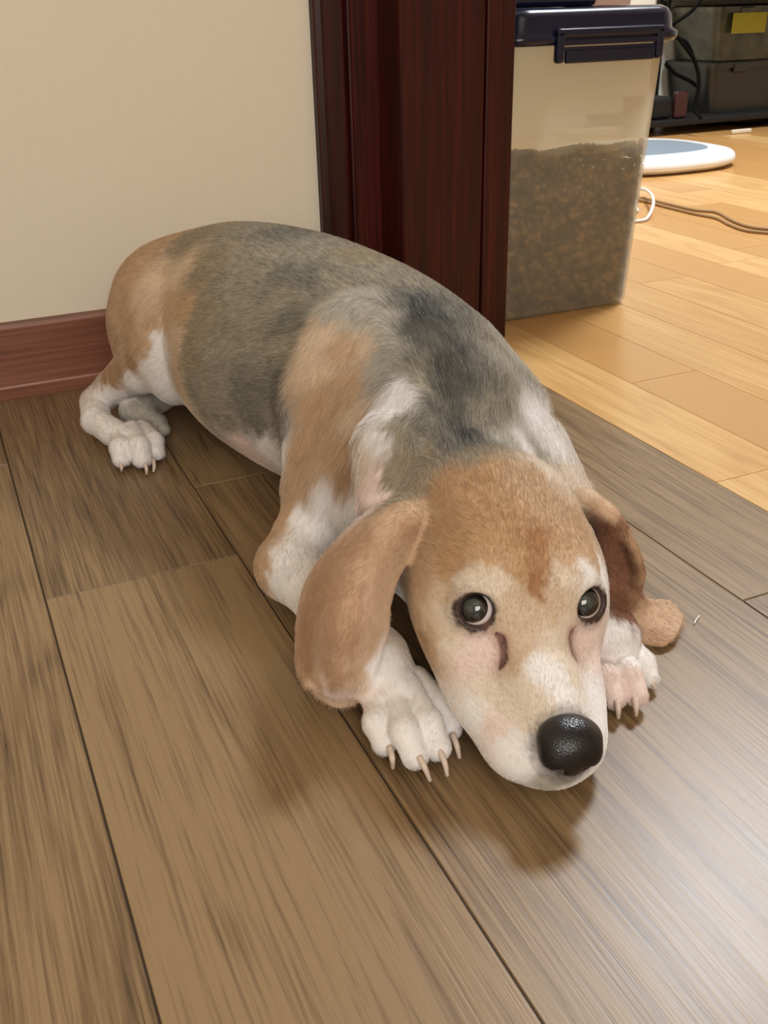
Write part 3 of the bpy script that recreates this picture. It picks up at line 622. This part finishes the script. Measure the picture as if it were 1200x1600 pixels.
# ---------------------------------------------------------------- coat pattern and lie of the fur, as seeds on the body
CSEED = [(0.2044,1.0875,0.1921,192,162,130,0.25),(0.2394,1.025,0.2065,152,138,116,0.7),(0.2697,0.961,0.2211,148,140,124,1),(0.3012,0.9165,0.2245,120,116,105,1),(0.3206,0.8647,0.2212,148,140,124,1),(0.3433,0.8277,0.217,152,138,116,0.7),(0.355,0.7709,0.2104,148,140,124,1),(0.1756,1.0626,0.1698,192,162,130,0.25),(0.1634,1.0522,0.1464,192,162,130,0.25),(0.1925,1.0147,0.1714,208,186,160,0.15),(0.2106,0.9733,0.1847,208,186,160,0.15),(0.1893,0.9584,0.1461,192,162,130,0.25),(0.1513,1.0634,0.0959,192,162,130,0.25),(0.1349,1.0562,0.0644,168,136,104,0.15),(0.1615,1.0232,0.1265,192,162,130,0.25),(0.2002,0.914,0.1684,192,162,130,0.25),(0.1807,0.9659,0.1156,232,228,226,0.15),(0.1669,0.9826,0.0926,232,228,226,0.15),(0.1552,1.0146,0.0705,232,228,226,0.15),(0.1874,0.9143,0.1389,208,186,160,0.15),(0.1355,1.0536,0.0489,232,228,226,0.15),(0.1109,1.0417,0.0365,232,228,226,0.15),(0.1303,1.0016,0.0325,232,228,226,0.15),(0.1376,0.9441,0.0239,232,228,226,0.15),(0.1577,0.9497,0.0177,232,228,226,0.15),(0.1613,1.04,0.0279,176,170,158,0.15),(0.1773,1.0204,0.0205,176,170,158,0.15),(0.1623,0.991,0.1079,192,162,130,0.25),(0.148,1.0227,0.0798,168,136,104,0.15),(0.1564,1.0055,0.0922,168,136,104,0.15),(0.169,0.9811,0.1198,192,162,130,0.25),(0.1398,1.0428,0.0678,168,136,104,0.15),(0.1828,0.9623,0.113,232,228,226,0.15),(0.172,0.9743,0.0943,232,228,226,0.15),(0.1592,1.0153,0.0639,232,228,226,0.15),(0.1424,1.0473,0.0468,232,228,226,0.15),(0.1751,0.9791,0.0749,232,228,226,0.15),(0.1829,0.9685,0.1279,232,228,226,0.15),(0.1797,0.9784,0.1357,192,162,130,0.25),(0.1963,0.9651,0.1628,192,162,130,0.25),(0.2211,0.9235,0.1941,152,138,116,0.7),(0.2386,0.9361,0.2077,152,138,116,0.7),(0.2107,0.8813,0.1749,152,138,116,0.7),(0.1984,0.878,0.1534,152,138,116,0.7),(0.2289,0.8753,0.1918,148,140,124,1),(0.2579,0.8658,0.2078,148,140,124,1),(0.2691,0.8984,0.2176,148,140,124,1),(0.2757,0.8289,0.2077,120,116,105,1),(0.2497,0.8095,0.1872,148,140,124,1),(0.2269,0.817,0.1656,148,140,124,1),(0.2027,0.8447,0.1379,148,140,124,1),(0.1918,0.8743,0.1309,152,138,116,0.7),(0.1856,0.9229,0.0912,208,186,160,0.15),(0.1923,0.8655,0.1022,148,140,124,1),(0.203,0.8321,0.1175,148,140,124,1),(0.2157,0.7959,0.115,120,116,105,1),(0.2318,0.7506,0.1387,120,116,105,1),(0.221,0.7812,0.0951,120,116,105,1),(0.2234,0.7153,0.1129,120,116,105,1),(0.2053,0.8304,0.0866,148,140,124,1),(0.2286,0.7743,0.0717,232,228,226,0.15),(0.2209,0.821,0.0551,226,206,198,0.15),(0.2216,0.7049,0.1002,232,228,226,0.15),(0.2447,0.7655,0.1658,148,140,124,1),(0.2562,0.7784,0.1829,120,116,105,1),(0.2844,0.8037,0.2065,120,116,105,1),(0.2701,0.7983,0.1984,148,140,124,1),(0.3049,0.7946,0.2115,148,140,124,1),(0.3249,0.7708,0.2114,148,140,124,1),(0.3014,0.8476,0.218,148,140,124,1),(0.3033,0.7345,0.2063,176,170,158,0.6),(0.283,0.7271,0.1976,176,170,158,0.6),(0.265,0.7255,0.1847,208,186,160,0.15),(0.3114,0.7143,0.2021,176,170,158,0.6),(0.304,0.674,0.1877,176,170,158,0.6),(0.2736,0.6926,0.1794,192,162,130,0.25),(0.2492,0.7009,0.1677,208,186,160,0.15),(0.2656,0.6621,0.1614,192,162,130,0.25),(0.2419,0.6717,0.1415,192,162,130,0.25),(0.2265,0.6631,0.1155,192,162,130,0.25),(0.2371,0.6358,0.1188,192,162,130,0.25),(0.2555,0.6275,0.1442,208,186,160,0.15),(0.287,0.6493,0.1746,176,170,158,0.6),(0.2884,0.6822,0.1827,208,186,160,0.15),(0.2116,0.6573,0.0828,192,162,130,0.25),(0.1924,0.6534,0.0553,192,162,130,0.25),(0.172,0.635,0.0386,192,162,130,0.25),(0.228,0.6301,0.0884,232,228,226,0.15),(0.2194,0.6539,0.099,192,162,130,0.25),(0.2161,0.6307,0.0577,232,228,226,0.15),(0.1906,0.6186,0.0535,232,228,226,0.15),(0.1808,0.6072,0.0427,232,228,226,0.15),(0.181,0.581,0.0351,232,228,226,0.15),(0.2353,0.6068,0.1128,168,136,104,0.15),(0.2319,0.5821,0.096,232,228,226,0.15),(0.2298,0.609,0.084,232,228,226,0.15),(0.2437,0.6192,0.1292,192,162,130,0.25),(0.2037,0.6607,0.0662,192,162,130,0.25),(0.212,0.646,0.071,232,228,226,0.15),(0.2828,0.6066,0.1705,232,228,226,0.15),(0.2662,0.5984,0.1626,232,228,226,0.15),(0.2493,0.5759,0.1498,232,228,226,0.15),(0.24,0.5638,0.1323,226,206,198,0.15),(0.2318,0.5537,0.119,226,206,198,0.15),(0.2381,0.578,0.1367,220,206,190,0.15),(0.265,0.5748,0.1519,152,138,116,0.7),(0.2499,0.5589,0.1323,152,138,116,0.7),(0.2655,0.5607,0.1379,152,138,116,0.7),(0.2434,0.5298,0.127,152,138,116,0.7),(0.2769,0.584,0.1559,148,140,124,1),(0.2776,0.5702,0.1463,148,140,124,1),(0.3281,0.7135,0.2027,120,116,105,1),(0.3423,0.707,0.2007,74,74,72,0.8),(0.3532,0.683,0.1937,74,74,72,0.8),(0.3099,0.6987,0.1958,176,170,158,0.6),(0.3285,0.6457,0.1868,120,116,105,1),(0.3403,0.6262,0.1805,74,74,72,0.8),(0.321,0.6203,0.1779,74,74,72,0.8),(0.337,0.6847,0.1955,74,74,72,0.8),(0.3639,0.6597,0.1853,120,116,105,1),(0.3686,0.6525,0.1813,148,140,124,1),(0.3798,0.6362,0.1687,176,170,158,0.6),(0.4072,0.6723,0.1618,176,170,158,0.6),(0.3896,0.6634,0.1724,148,140,124,1),(0.3793,0.6151,0.1571,176,170,158,0.6),(0.3855,0.5958,0.1364,232,228,226,0.15),(0.3823,0.5668,0.1216,232,228,226,0.15),(0.3489,0.6019,0.1665,120,116,105,1),(0.309,0.6392,0.1817,120,116,105,1),(0.2998,0.6478,0.1806,176,170,158,0.6),(0.2996,0.6093,0.1726,148,140,124,1),(0.3046,0.5884,0.159,120,116,105,1),(0.3064,0.5624,0.1485,74,74,72,0.8),(0.2873,0.5646,0.1465,120,116,105,1),(0.3298,0.5769,0.1535,148,140,124,1),(0.3458,0.5578,0.1375,176,170,158,0.6),(0.3497,0.5835,0.1524,148,140,124,1),(0.372,0.5637,0.1197,176,170,158,0.15),(0.3392,0.4961,0.1393,220,206,190,0.15),(0.357,0.5581,0.1301,232,228,226,0.15),(0.274,0.5579,0.1397,152,138,116,0.7),(0.2951,0.5236,0.1505,152,138,116,0.7),(0.3161,0.6005,0.1677,96,94,88,0.15),(0.3325,0.5965,0.1661,96,94,88,0.15),(0.3219,0.6488,0.187,96,94,88,0.15),(0.3213,0.6755,0.1925,96,94,88,0.15),(0.3381,0.6429,0.1861,96,94,88,0.15),(0.3344,0.6101,0.1739,96,94,88,0.15),(0.3507,0.6617,0.1893,96,94,88,0.15),(0.3397,0.6676,0.1919,96,94,88,0.15),(0.3303,0.628,0.1816,96,94,88,0.15),(0.3202,0.5884,0.1611,96,94,88,0.15),(0.3107,0.5802,0.1559,96,94,88,0.15),(0.31,0.6302,0.1792,148,140,124,1),(0.3063,0.5818,0.1561,120,116,105,1),(0.3475,0.6192,0.1764,120,116,105,1),(0.3698,0.6869,0.1903,120,116,105,1),(0.3522,0.6077,0.1691,120,116,105,1),(0.3273,0.5821,0.157,148,140,124,1),(0.3698,0.6089,0.1607,148,140,124,1),(0.292,0.5543,0.1447,120,116,105,1),(0.2883,0.4943,0.1488,184,148,110,0.3),(0.2665,0.5054,0.1397,184,148,110,0.3),(0.3097,0.4824,0.1469,192,162,130,0.25),(0.3775,0.5366,0.1064,220,206,190,0.15),(0.3587,0.4943,0.1215,208,186,160,0.15),(0.2475,0.5045,0.1283,192,162,130,0.25),(0.2541,0.4817,0.1282,184,148,110,0.3),(0.2711,0.4714,0.138,184,148,110,0.3),(0.2874,0.4604,0.1393,184,148,110,0.3),(0.3074,0.4553,0.1369,192,162,130,0.25),(0.2923,0.4378,0.1268,164,120,82,0.15),(0.2852,0.4252,0.1128,164,120,82,0.15),(0.2845,0.4199,0.1047,164,120,82,0.15),(0.2757,0.4399,0.1254,184,148,110,0.3),(0.2456,0.4652,0.1157,184,148,110,0.3),(0.2385,0.482,0.1089,192,162,130,0.25),(0.2612,0.4533,0.1268,184,148,110,0.3),(0.2766,0.4298,0.1172,184,148,110,0.3),(0.3047,0.4356,0.1247,184,148,110,0.3),(0.3282,0.4499,0.1254,192,162,130,0.25),(0.3162,0.4352,0.122,192,162,130,0.25),(0.3323,0.4406,0.1152,192,162,130,0.25),(0.2311,0.4718,0.0929,192,162,130,0.25),(0.2465,0.442,0.1107,220,206,190,0.15),(0.2535,0.4352,0.1138,220,206,190,0.15),(0.259,0.4293,0.1111,220,206,190,0.15),(0.2427,0.4595,0.1104,184,148,110,0.3),(0.2355,0.4697,0.1023,192,162,130,0.25),(0.2287,0.4625,0.08,208,186,160,0.15),(0.2365,0.4561,0.0979,208,186,160,0.15),(0.2312,0.4455,0.0705,208,186,160,0.15),(0.2473,0.4517,0.1156,184,148,110,0.3),(0.2586,0.4407,0.1206,184,148,110,0.3),(0.2354,0.4453,0.0882,220,206,190,0.15),(0.2672,0.4244,0.1071,208,186,160,0.15),(0.2998,0.4197,0.1097,220,206,190,0.15),(0.3163,0.4203,0.1103,232,228,226,0.15),(0.3062,0.4266,0.1177,192,162,130,0.25),(0.3186,0.4314,0.1188,192,162,130,0.25),(0.3316,0.432,0.1097,192,162,130,0.25),(0.2946,0.4181,0.1052,208,186,160,0.15),(0.3352,0.4289,0.0983,232,228,226,0.15),(0.2646,0.4187,0.0862,208,186,160,0.15),(0.2834,0.4135,0.0929,208,186,160,0.15),(0.2875,0.4046,0.0787,220,206,190,0.15),(0.2329,0.4402,0.0685,220,206,190,0.15),(0.2277,0.4517,0.0629,192,162,130,0.25),(0.2407,0.4259,0.0657,226,206,198,0.15),(0.2532,0.4248,0.072,226,206,198,0.15),(0.2605,0.4071,0.0717,208,186,160,0.15),(0.269,0.3889,0.0717,232,228,226,0.15),(0.2708,0.3776,0.065,232,228,226,0.15),(0.257,0.3865,0.0635,220,206,190,0.15),(0.2425,0.4013,0.0534,220,206,190,0.15),(0.232,0.4015,0.0427,232,228,226,0.15),(0.2372,0.3765,0.0358,232,228,226,0.15),(0.2521,0.3776,0.0531,220,206,190,0.15),(0.243,0.3648,0.0333,232,228,226,0.15),(0.2919,0.3891,0.064,220,206,190,0.15),(0.3027,0.3827,0.0458,232,228,226,0.15),(0.3143,0.4117,0.0636,226,206,198,0.15),(0.2955,0.3644,0.0329,232,228,226,0.15),(0.2532,0.3531,0.0255,176,170,158,0.15),(0.2784,0.3539,0.0162,232,228,226,0.15),(0.2584,0.378,0.0598,220,206,190,0.15),(0.2731,0.4188,0.0973,208,186,160,0.15),(0.2368,0.3871,0.0421,226,206,198,0.15),(0.2275,0.4693,0.0763,192,162,130,0.25),(0.227,0.4593,0.0632,168,136,104,0.15),(0.2344,0.4963,0.126,178,144,114,0.15),(0.2213,0.5016,0.1289,198,168,140,0.15),(0.2032,0.5069,0.1146,178,144,114,0.15),(0.1896,0.5189,0.0977,178,144,114,0.15),(0.1752,0.5066,0.0842,178,144,114,0.15),(0.1856,0.4769,0.0981,178,144,114,0.15),(0.2054,0.4813,0.0901,198,168,140,0.15),(0.1672,0.5131,0.0581,178,144,114,0.15),(0.1748,0.4632,0.0768,178,144,114,0.15),(0.1937,0.4683,0.0678,198,168,140,0.15),(0.163,0.506,0.0333,178,144,114,0.15),(0.1705,0.4666,0.0472,178,144,114,0.15),(0.1829,0.465,0.049,198,168,140,0.15),(0.1678,0.4789,0.027,226,206,198,0.15),(0.1825,0.4895,0.0092,198,168,140,0.15),(0.1644,0.4869,0.0277,198,168,140,0.15),(0.3685,0.4674,0.1169,198,168,140,0.15),(0.3831,0.4626,0.0924,178,144,114,0.15),(0.3881,0.4605,0.0812,178,144,114,0.15),(0.3956,0.4648,0.059,178,144,114,0.15),(0.3985,0.4701,0.0447,178,144,114,0.15),(0.3705,0.4714,0.1001,128,88,68,0.15),(0.3772,0.4732,0.0875,128,88,68,0.15),(0.3816,0.4746,0.0756,128,88,68,0.15),(0.3851,0.4756,0.0638,128,88,68,0.15),(0.3877,0.4756,0.0552,128,88,68,0.15),(0.3881,0.4736,0.0483,128,88,68,0.15),(0.3842,0.4648,0.0437,128,88,68,0.15),(0.3735,0.4466,0.047,128,88,68,0.15),(0.3846,0.4702,0.0821,128,88,68,0.15),(0.3911,0.473,0.0662,128,88,68,0.15),(0.3946,0.473,0.0548,128,88,68,0.15),(0.3956,0.4721,0.0444,128,88,68,0.15),(0.4158,0.4764,0.0198,198,168,140,0.15),(0.4301,0.4672,0.0099,198,168,140,0.15),(0.4143,0.4578,0.0075,178,144,114,0.15),(0.3897,0.4714,0.0438,128,88,68,0.15),(0.198,0.4696,0.046,232,228,226,0.15),(0.2077,0.4619,0.0379,232,228,226,0.15),(0.1907,0.4448,0.0256,232,228,226,0.15),(0.2074,0.4335,0.028,232,228,226,0.15),(0.2281,0.4392,0.0215,232,228,226,0.15),(0.1972,0.4129,0.0175,232,228,226,0.15),(0.357,0.4383,0.0466,232,228,226,0.15),(0.367,0.4282,0.0291,232,228,226,0.15),(0.3397,0.4144,0.0212,226,206,198,0.15),(0.3535,0.4089,0.0203,226,206,198,0.15),(0.3755,0.4239,0.0186,232,228,226,0.15),(0.2103,0.4174,0.0191,232,228,226,0.15),(0.45,0.85,0.08,148,140,124,0.3),(0.44,0.78,0.05,152,138,116,0.3),(0.45,0.95,0.08,148,140,124,0.3),(0.4,1.1,0.08,192,162,130,0.3),(0.28,1.2,0.09,192,162,130,0.3),(0.36,1.17,0.05,192,162,130,0.3),(0.42,0.66,0.07,208,186,160,0.3),(0.41,0.58,0.03,232,228,226,0.3),(0.39,0.5,0.03,232,228,226,0.3),(0.3,0.9,0.0,232,228,226,0.3),(0.3,1.05,0.0,232,228,226,0.3),(0.3,0.7,0.0,232,228,226,0.3),(0.28,0.55,0.01,232,228,226,0.3),(0.29,0.48,0.005,232,228,226,0.3),(0.36,0.53,0.06,232,228,226,0.3),(0.24,0.53,0.05,232,228,226,0.3),(0.43,0.9,0.02,232,228,226,0.3),(0.4,0.75,0.0,232,228,226,0.3)]
FSEED = [(0.302,0.866,0.22,-0.331,0.941,0.068),(0.343,0.786,0.213,-0.133,0.984,0.115),(0.347,0.688,0.196,-0.03,0.972,0.233),(0.273,0.705,0.184,-0.558,-0.625,-0.545),(0.254,0.661,0.148,-0.532,-0.412,-0.74),(0.209,0.65,0.075,-0.467,-0.205,-0.86),(0.312,0.563,0.152,0.29,0.92,0.264),(0.324,0.611,0.173,0.075,0.896,0.438),(0.275,0.601,0.167,-0.791,-0.498,-0.356),(0.25,0.578,0.149,-0.507,-0.539,-0.672),(0.237,0.77,0.157,-0.397,0.86,-0.319),(0.218,0.839,0.164,-0.582,0.633,-0.51),(0.197,0.852,0.103,-0.275,0.948,-0.16),(0.188,0.989,0.155,-0.632,-0.053,-0.773),(0.161,1.002,0.108,-0.381,0.64,-0.667),(0.126,0.998,0.031,0.049,-0.994,-0.093),(0.22,1.033,0.197,-0.618,0.721,-0.314),(0.275,0.395,0.075,0.332,0.832,0.444),(0.283,0.423,0.108,0.199,0.523,0.829),(0.295,0.45,0.134,0.182,0.853,0.49),(0.297,0.48,0.146,0.332,0.901,0.28),(0.247,0.468,0.118,-0.214,0.974,-0.071),(0.232,0.451,0.077,-0.202,0.868,0.454),(0.237,0.414,0.056,-0.112,0.908,0.404),(0.365,0.492,0.09,0.585,0.708,-0.396),(0.206,0.497,0.117,-0.823,-0.076,-0.564),(0.176,0.475,0.088,-0.522,-0.349,-0.778),(0.167,0.473,0.053,-0.08,0.237,-0.968),(0.391,0.464,0.071,0.387,0.039,-0.921),(0.421,0.468,0.013,0.606,-0.668,-0.432),(0.19,0.604,0.048,-0.336,-0.871,-0.358),(0.2,0.451,0.036,-0.1,-0.97,-0.22),(0.355,0.425,0.035,-0.024,-0.767,-0.641),(0.373,0.615,0.161,0.175,0.88,0.441),(0.379,0.58,0.13,-0.07,0.823,0.563),(0.257,0.911,0.214,-0.32,0.947,-0.032),(0.281,0.5,0.147,0.353,0.907,0.229),(0.313,0.392,0.046,0.453,0.81,0.372),(0.44,0.85,0.08,0,0.8,-0.6),(0.43,0.66,0.06,0,0.5,-0.85),(0.3,0.9,0.01,0,1,0),(0.4,1.1,0.06,0,0.6,-0.8)]

CS = np.array(CSEED, float); FS = np.array(FSEED, float)
def vnoise(P, f, seed):
    """smooth value noise on points"""
    r = np.random.default_rng(seed); T = r.random((32, 32, 32)); q = P*f; i = np.floor(q).astype(int); t = q-i; t = t*t*(3-2*t); out = 0
    for a in (0, 1):
        for b in (0, 1):
            for c in (0, 1):
                w = (t[:, 0] if a else 1-t[:, 0])*(t[:, 1] if b else 1-t[:, 1])*(t[:, 2] if c else 1-t[:, 2])
                out = out + w*T[(i[:, 0]+a) % 32, (i[:, 1]+b) % 32, (i[:, 2]+c) % 32]
    return out
def idw(P, S_, V_, p):
    out = np.zeros((len(P), V_.shape[1]))
    for k in range(0, len(P), 20000):
        q = P[k:k+20000]; d2 = ((q[:, None, :]-S_[None])**2).sum(2) + 2e-5
        w = d2**(-p/2); out[k:k+20000] = (w@V_)/w.sum(1)[:, None]
    return out
LIN = lambda c: np.where(c/255 <= .04045, c/255/12.92, ((c/255+.055)/1.055)**2.4)
CSL = np.concatenate([LIN(CS[:, 3:6]), CS[:, 6:7]], 1)
EYE = {s: H(33*s, -3, -6) for s in (-1, 1)}; ER = .0112*HS
NOSE_C = H(3, 84, -21)
def coat(P):
    """albedo and grizzle at points of the body"""
    j = np.stack([vnoise(P, 160, 1+i)-.5 for i in range(3)], 1)*.010 + np.stack([vnoise(P, 420, 5+i)-.5 for i in range(3)], 1)*.005
    c = idw(P+j, CS[:, :3], CSL, 4.5); g = c[:, 3].copy(); c = c[:, :3]
    c *= (1 + (vnoise(P, 500, 9)-.5)*.25*(.3+g) + (vnoise(P, 150, 8)-.5)*.25*g)[:, None]
    Q = (P-HO) @ HM.T * 1000/HS
    def paint(w, col):
        w = np.clip(w, 0, 1)[:, None]; return c*(1-w) + LIN(np.array(col, float))*w
    jit = (vnoise(P, 500, 12)-.5)
    for s in (-1, 1):
        d = np.linalg.norm(P-EYE[s], axis=1)*1000/HS; c = paint((16.2-d+jit*1.5)/1.4, (18, 14, 14)); c = paint((20-d+jit*4)/9*.55, (92, 70, 62))
        for a, b, rr in (((27,6,-9),(20,16,-12),1.6),((20,16,-12),(19,18,-13),2.0),((19,18,-13),(20,27,-18),2.2),((20,27,-18),(24,35,-26),1.8)):
            a = A3(a[0]*s, *a[1:]); b = A3(b[0]*s, *b[1:]); t = np.clip(((Q-a)@(b-a))/((b-a)@(b-a)), 0, 1); d = np.linalg.norm(Q-a-t[:, None]*(b-a), axis=1)
            c = paint((rr+1.6-d)/1.6, (48, 26, 24)); c = paint((rr+6-d)/6*.45, (168, 128, 114))
        for a, b in (((29,38,-52),(24,60,-58)),((24,60,-58),(14,84,-59))):
            a = A3(a[0]*s, *a[1:]); b = A3(b[0]*s, *b[1:]); t = np.clip(((Q-a)@(b-a))/((b-a)@(b-a)), 0, 1); d = np.linalg.norm(Q-a-t[:, None]*(b-a), axis=1)
            c = paint((2.6-d)/1.2, (48, 34, 34))
    for sx in (-1, 1):
        d = np.linalg.norm(Q-A3(31*sx, 33, -50), axis=1); c = paint((6-d+jit*3)/2.5*.8, (52, 36, 36))
    d = np.linalg.norm((P-NOSE_C)*1, axis=1)*1000/HS; c = paint((25-d+jit*4)/8*.75, (70, 62, 66))
    return np.clip(c, .004, .9), g
def bare(P):
    """1 where no fur grows: eyelids, sockets"""
    w = np.zeros(len(P))
    for s in (-1, 1): w = np.maximum(w, (np.linalg.norm(P-EYE[s], axis=1) < .0162*HS)*1.0)
    return w

m = NT('short_coat', (190,150,110), .75, .25)
m.color(m.attr('coat', 'Color')); m.bump(m.noise(m.coord(), 900, 3, .6), .3, .0006); m.rough(m.math('SUBTRACT', .78, m.math('MULTIPLY', m.attr('bare'), .45)))
M_COAT = m.m
body = mesh_obj('dog', DV, DF, M_COAT)
tag(body, 'tan, white and grey beagle lying flat on the wood-look floor, chin between its front paws', 'dog')
cc, gg = coat(DV)
at = body.data.color_attributes.new('coat', 'FLOAT_COLOR', 'POINT'); at.data.foreach_set('color', np.concatenate([cc, np.ones((len(cc), 1))], 1).astype(np.float32).ravel())
body.data.attributes.new('bare', 'FLOAT', 'POINT').data.foreach_set('value', bare(DV).astype(np.float32))

# fur: fine short hairs following the lie of the coat
def build_fur(count):
    A_, B_, C_, D_ = (DV[DF[:, i]] for i in range(4)); n = np.cross(C_-A_, D_-B_); ar = np.linalg.norm(n, axis=1)/2; n = n/(2*ar[:, None]+1e-12)
    cen = (A_+B_+C_+D_)/4
    wgt = ar*np.where(cen[:, 2] > .004, 1, 0)
    Qc = (cen-HO)@HM.T; hd = np.exp(-np.maximum(np.linalg.norm(Qc-np.array([0, .01, -.02]), axis=1)-.07, 0)/.02); wgt = wgt*(1+1.0*hd)
    f = RNG.choice(len(DF), count, p=wgt/wgt.sum()); u, v = RNG.random((2, count, 1))
    P = (A_[f]*(1-u)+B_[f]*u)*(1-v) + (D_[f]*(1-u)+C_[f]*u)*v; N = n[f]
    keep = (bare(P) < .5) & (np.linalg.norm((P-NOSE_C)/.0195, axis=1) > 1); P, N = P[keep], N[keep]; K = len(P)
    Dr = idw(P, FS[:, :3], FS[:, 3:6], 4) + RNG.normal(0, .14, (K, 3)) + np.stack([vnoise(P, 60, 20+i)-.5 for i in range(3)], 1)*.5
    Dr -= (Dr*N).sum(1)[:, None]*N; Dr /= np.linalg.norm(Dr, axis=1)[:, None]+1e-9
    c, g = coat(P)
    Q = (P-HO)@HM.T*1000/HS
    face = np.clip((Q[:, 1]+70)/60, 0, 1)*(np.linalg.norm(Q-np.array([0, 20, -25]), axis=1) < 105)
    L = .0080*(1-.60*face)
    neck = np.exp(-((P[:, 1]-.62)/.09)**2)*(P[:, 2] > .08); L = L*(1+.75*neck)
    low = np.clip(1-P[:, 2]/.06, 0, 1); L = L*(1-.45*low)
    earish = (np.abs(Q[:, 0]) > 58) & (Q[:, 1] > -110); L = np.where(earish, .0045, L)
    L = L*RNG.uniform(.65, 1.15, K)
    lift = np.where(earish, .12, .22) + .20*neck - .08*face
    pts = np.zeros((K, 4, 3))
    for i, t in enumerate((0, .33, .66, 1)):
        pts[:, i] = P + Dr*(L*t*(1-.1*t))[:, None] + N*(L*lift*(t*1.5-.75*t*t)+(-.0003 if i == 0 else 0))[:, None]
    pts[:, :, 2] = np.maximum(pts[:, :, 2], .0006)
    tone = 1 + RNG.normal(0, 1, K)*(.07+.24*g); light = RNG.random(K) < .08*g+.03
    col = c*np.clip(tone, .35, 1.8)[:, None]; col = np.where(light[:, None], col*.55+np.array([.72, .68, .62])*.45, col)
    h = bpy.data.hair_curves.new('coat_fur'); h.add_curves([4]*K)
    h.points.foreach_set('position', pts.astype(np.float32).ravel())
    rad = np.tile(np.array([.00009, .00008, .00006, .00002], np.float32), K); h.points.foreach_set('radius', rad)
    a = h.attributes.new('hair_color', 'FLOAT_COLOR', 'CURVE'); a.data.foreach_set('color', np.concatenate([np.clip(col, .003, .92), np.ones((K, 1))], 1).astype(np.float32).ravel())
    o = bpy.data.objects.new('coat_fur', h); COL.objects.link(o); o.parent = body
    m = NT('fur', (190,150,110), .65, .2); m.color(m.attr('hair_color', 'Color')); h.materials.append(m.m)
    return o
build_fur(320000)

# nose leather
NF = Field(NOSE_C-.032, NOSE_C+.032, .0008)
k_ = HS/1000
NF.ell(H(3,81,-17), hr(18.5,14,11), .004, HM); NF.ell(H(3,85,-27), hr(13,12,12), 9*k_, HM)
for s in (-1, 1):
    NF.ell(H(3+9.5*s,88,-22), hr(8,7.5,8), 4*k_, HM)
    NF.ell(H(3+8*s,99,-26), hr(3.6,5.5,3.0), 2*k_, HM, sub=True); NF.chain([H(3+10*s,97,-27), H(3+18*s,91,-28)], [1.5*k_, .9*k_], 1.5*k_, sub=True)
NF.chain([H(3,101,-24), H(3,97,-40)], [.9*k_, .9*k_], 1.5*k_, sub=True)
nv, nf = surface_nets(NF.D, NF.g0, NF.h)
m = NT('nose_leather', (20,18,23), .30, .5); v_ = m.new('ShaderNodeTexVoronoi'); v_.inputs['Scale'].default_value = 900; m.link(m.coord(), v_.inputs['Vector'])
m.bump(v_.outputs['Distance'], .35, .0006)
mesh_obj('nose', nv, nf, m.m, body)

# eyes
def eye_mat(g):
    m = NT('eye', (30,24,20), .06, .6); m.b.inputs['Coat Weight'].default_value = .6; m.b.inputs['Coat Roughness'].default_value = .03
    d = m.new('ShaderNodeVectorMath', operation='DOT_PRODUCT'); n = m.new('ShaderNodeVectorMath', operation='NORMALIZE')
    m.link(m.coord(), n.inputs[0]); m.link(n.outputs[0], d.inputs[0]); d.inputs[1].default_value = tuple(g)
    m.color(m.ramp(d.outputs['Value'], [(0, (226,214,212)), (.60, (226,214,212)), (.63, (14,11,11)), (.72, (22,18,16)), (.84, (26,22,20)), (.88, (38,44,44)), (.96, (48,54,54)), (1, (54,60,60))]))
    return m.m
for s, gz in ((-1, (-.50,.52,.70)), (1, (-.10,.62,.78))):
    g = A3(*gz); g /= np.linalg.norm(g); gw = g @ HM
    bm = bmesh.new(); bmesh.ops.create_uvsphere(bm, u_segments=48, v_segments=32, radius=ER)
    o = bm_obj('eye', bm, eye_mat(gw), body, smooth=True); o.location = EYE[s]
# claws
M_CLAW = NT('claw_horn', (208,190,176), .4, .5).m
for c in CLAWS:
    V, F = tube(c, [.0021, .0019, .0012], 10, 6); mesh_obj('claw', V, F, M_CLAW, body)
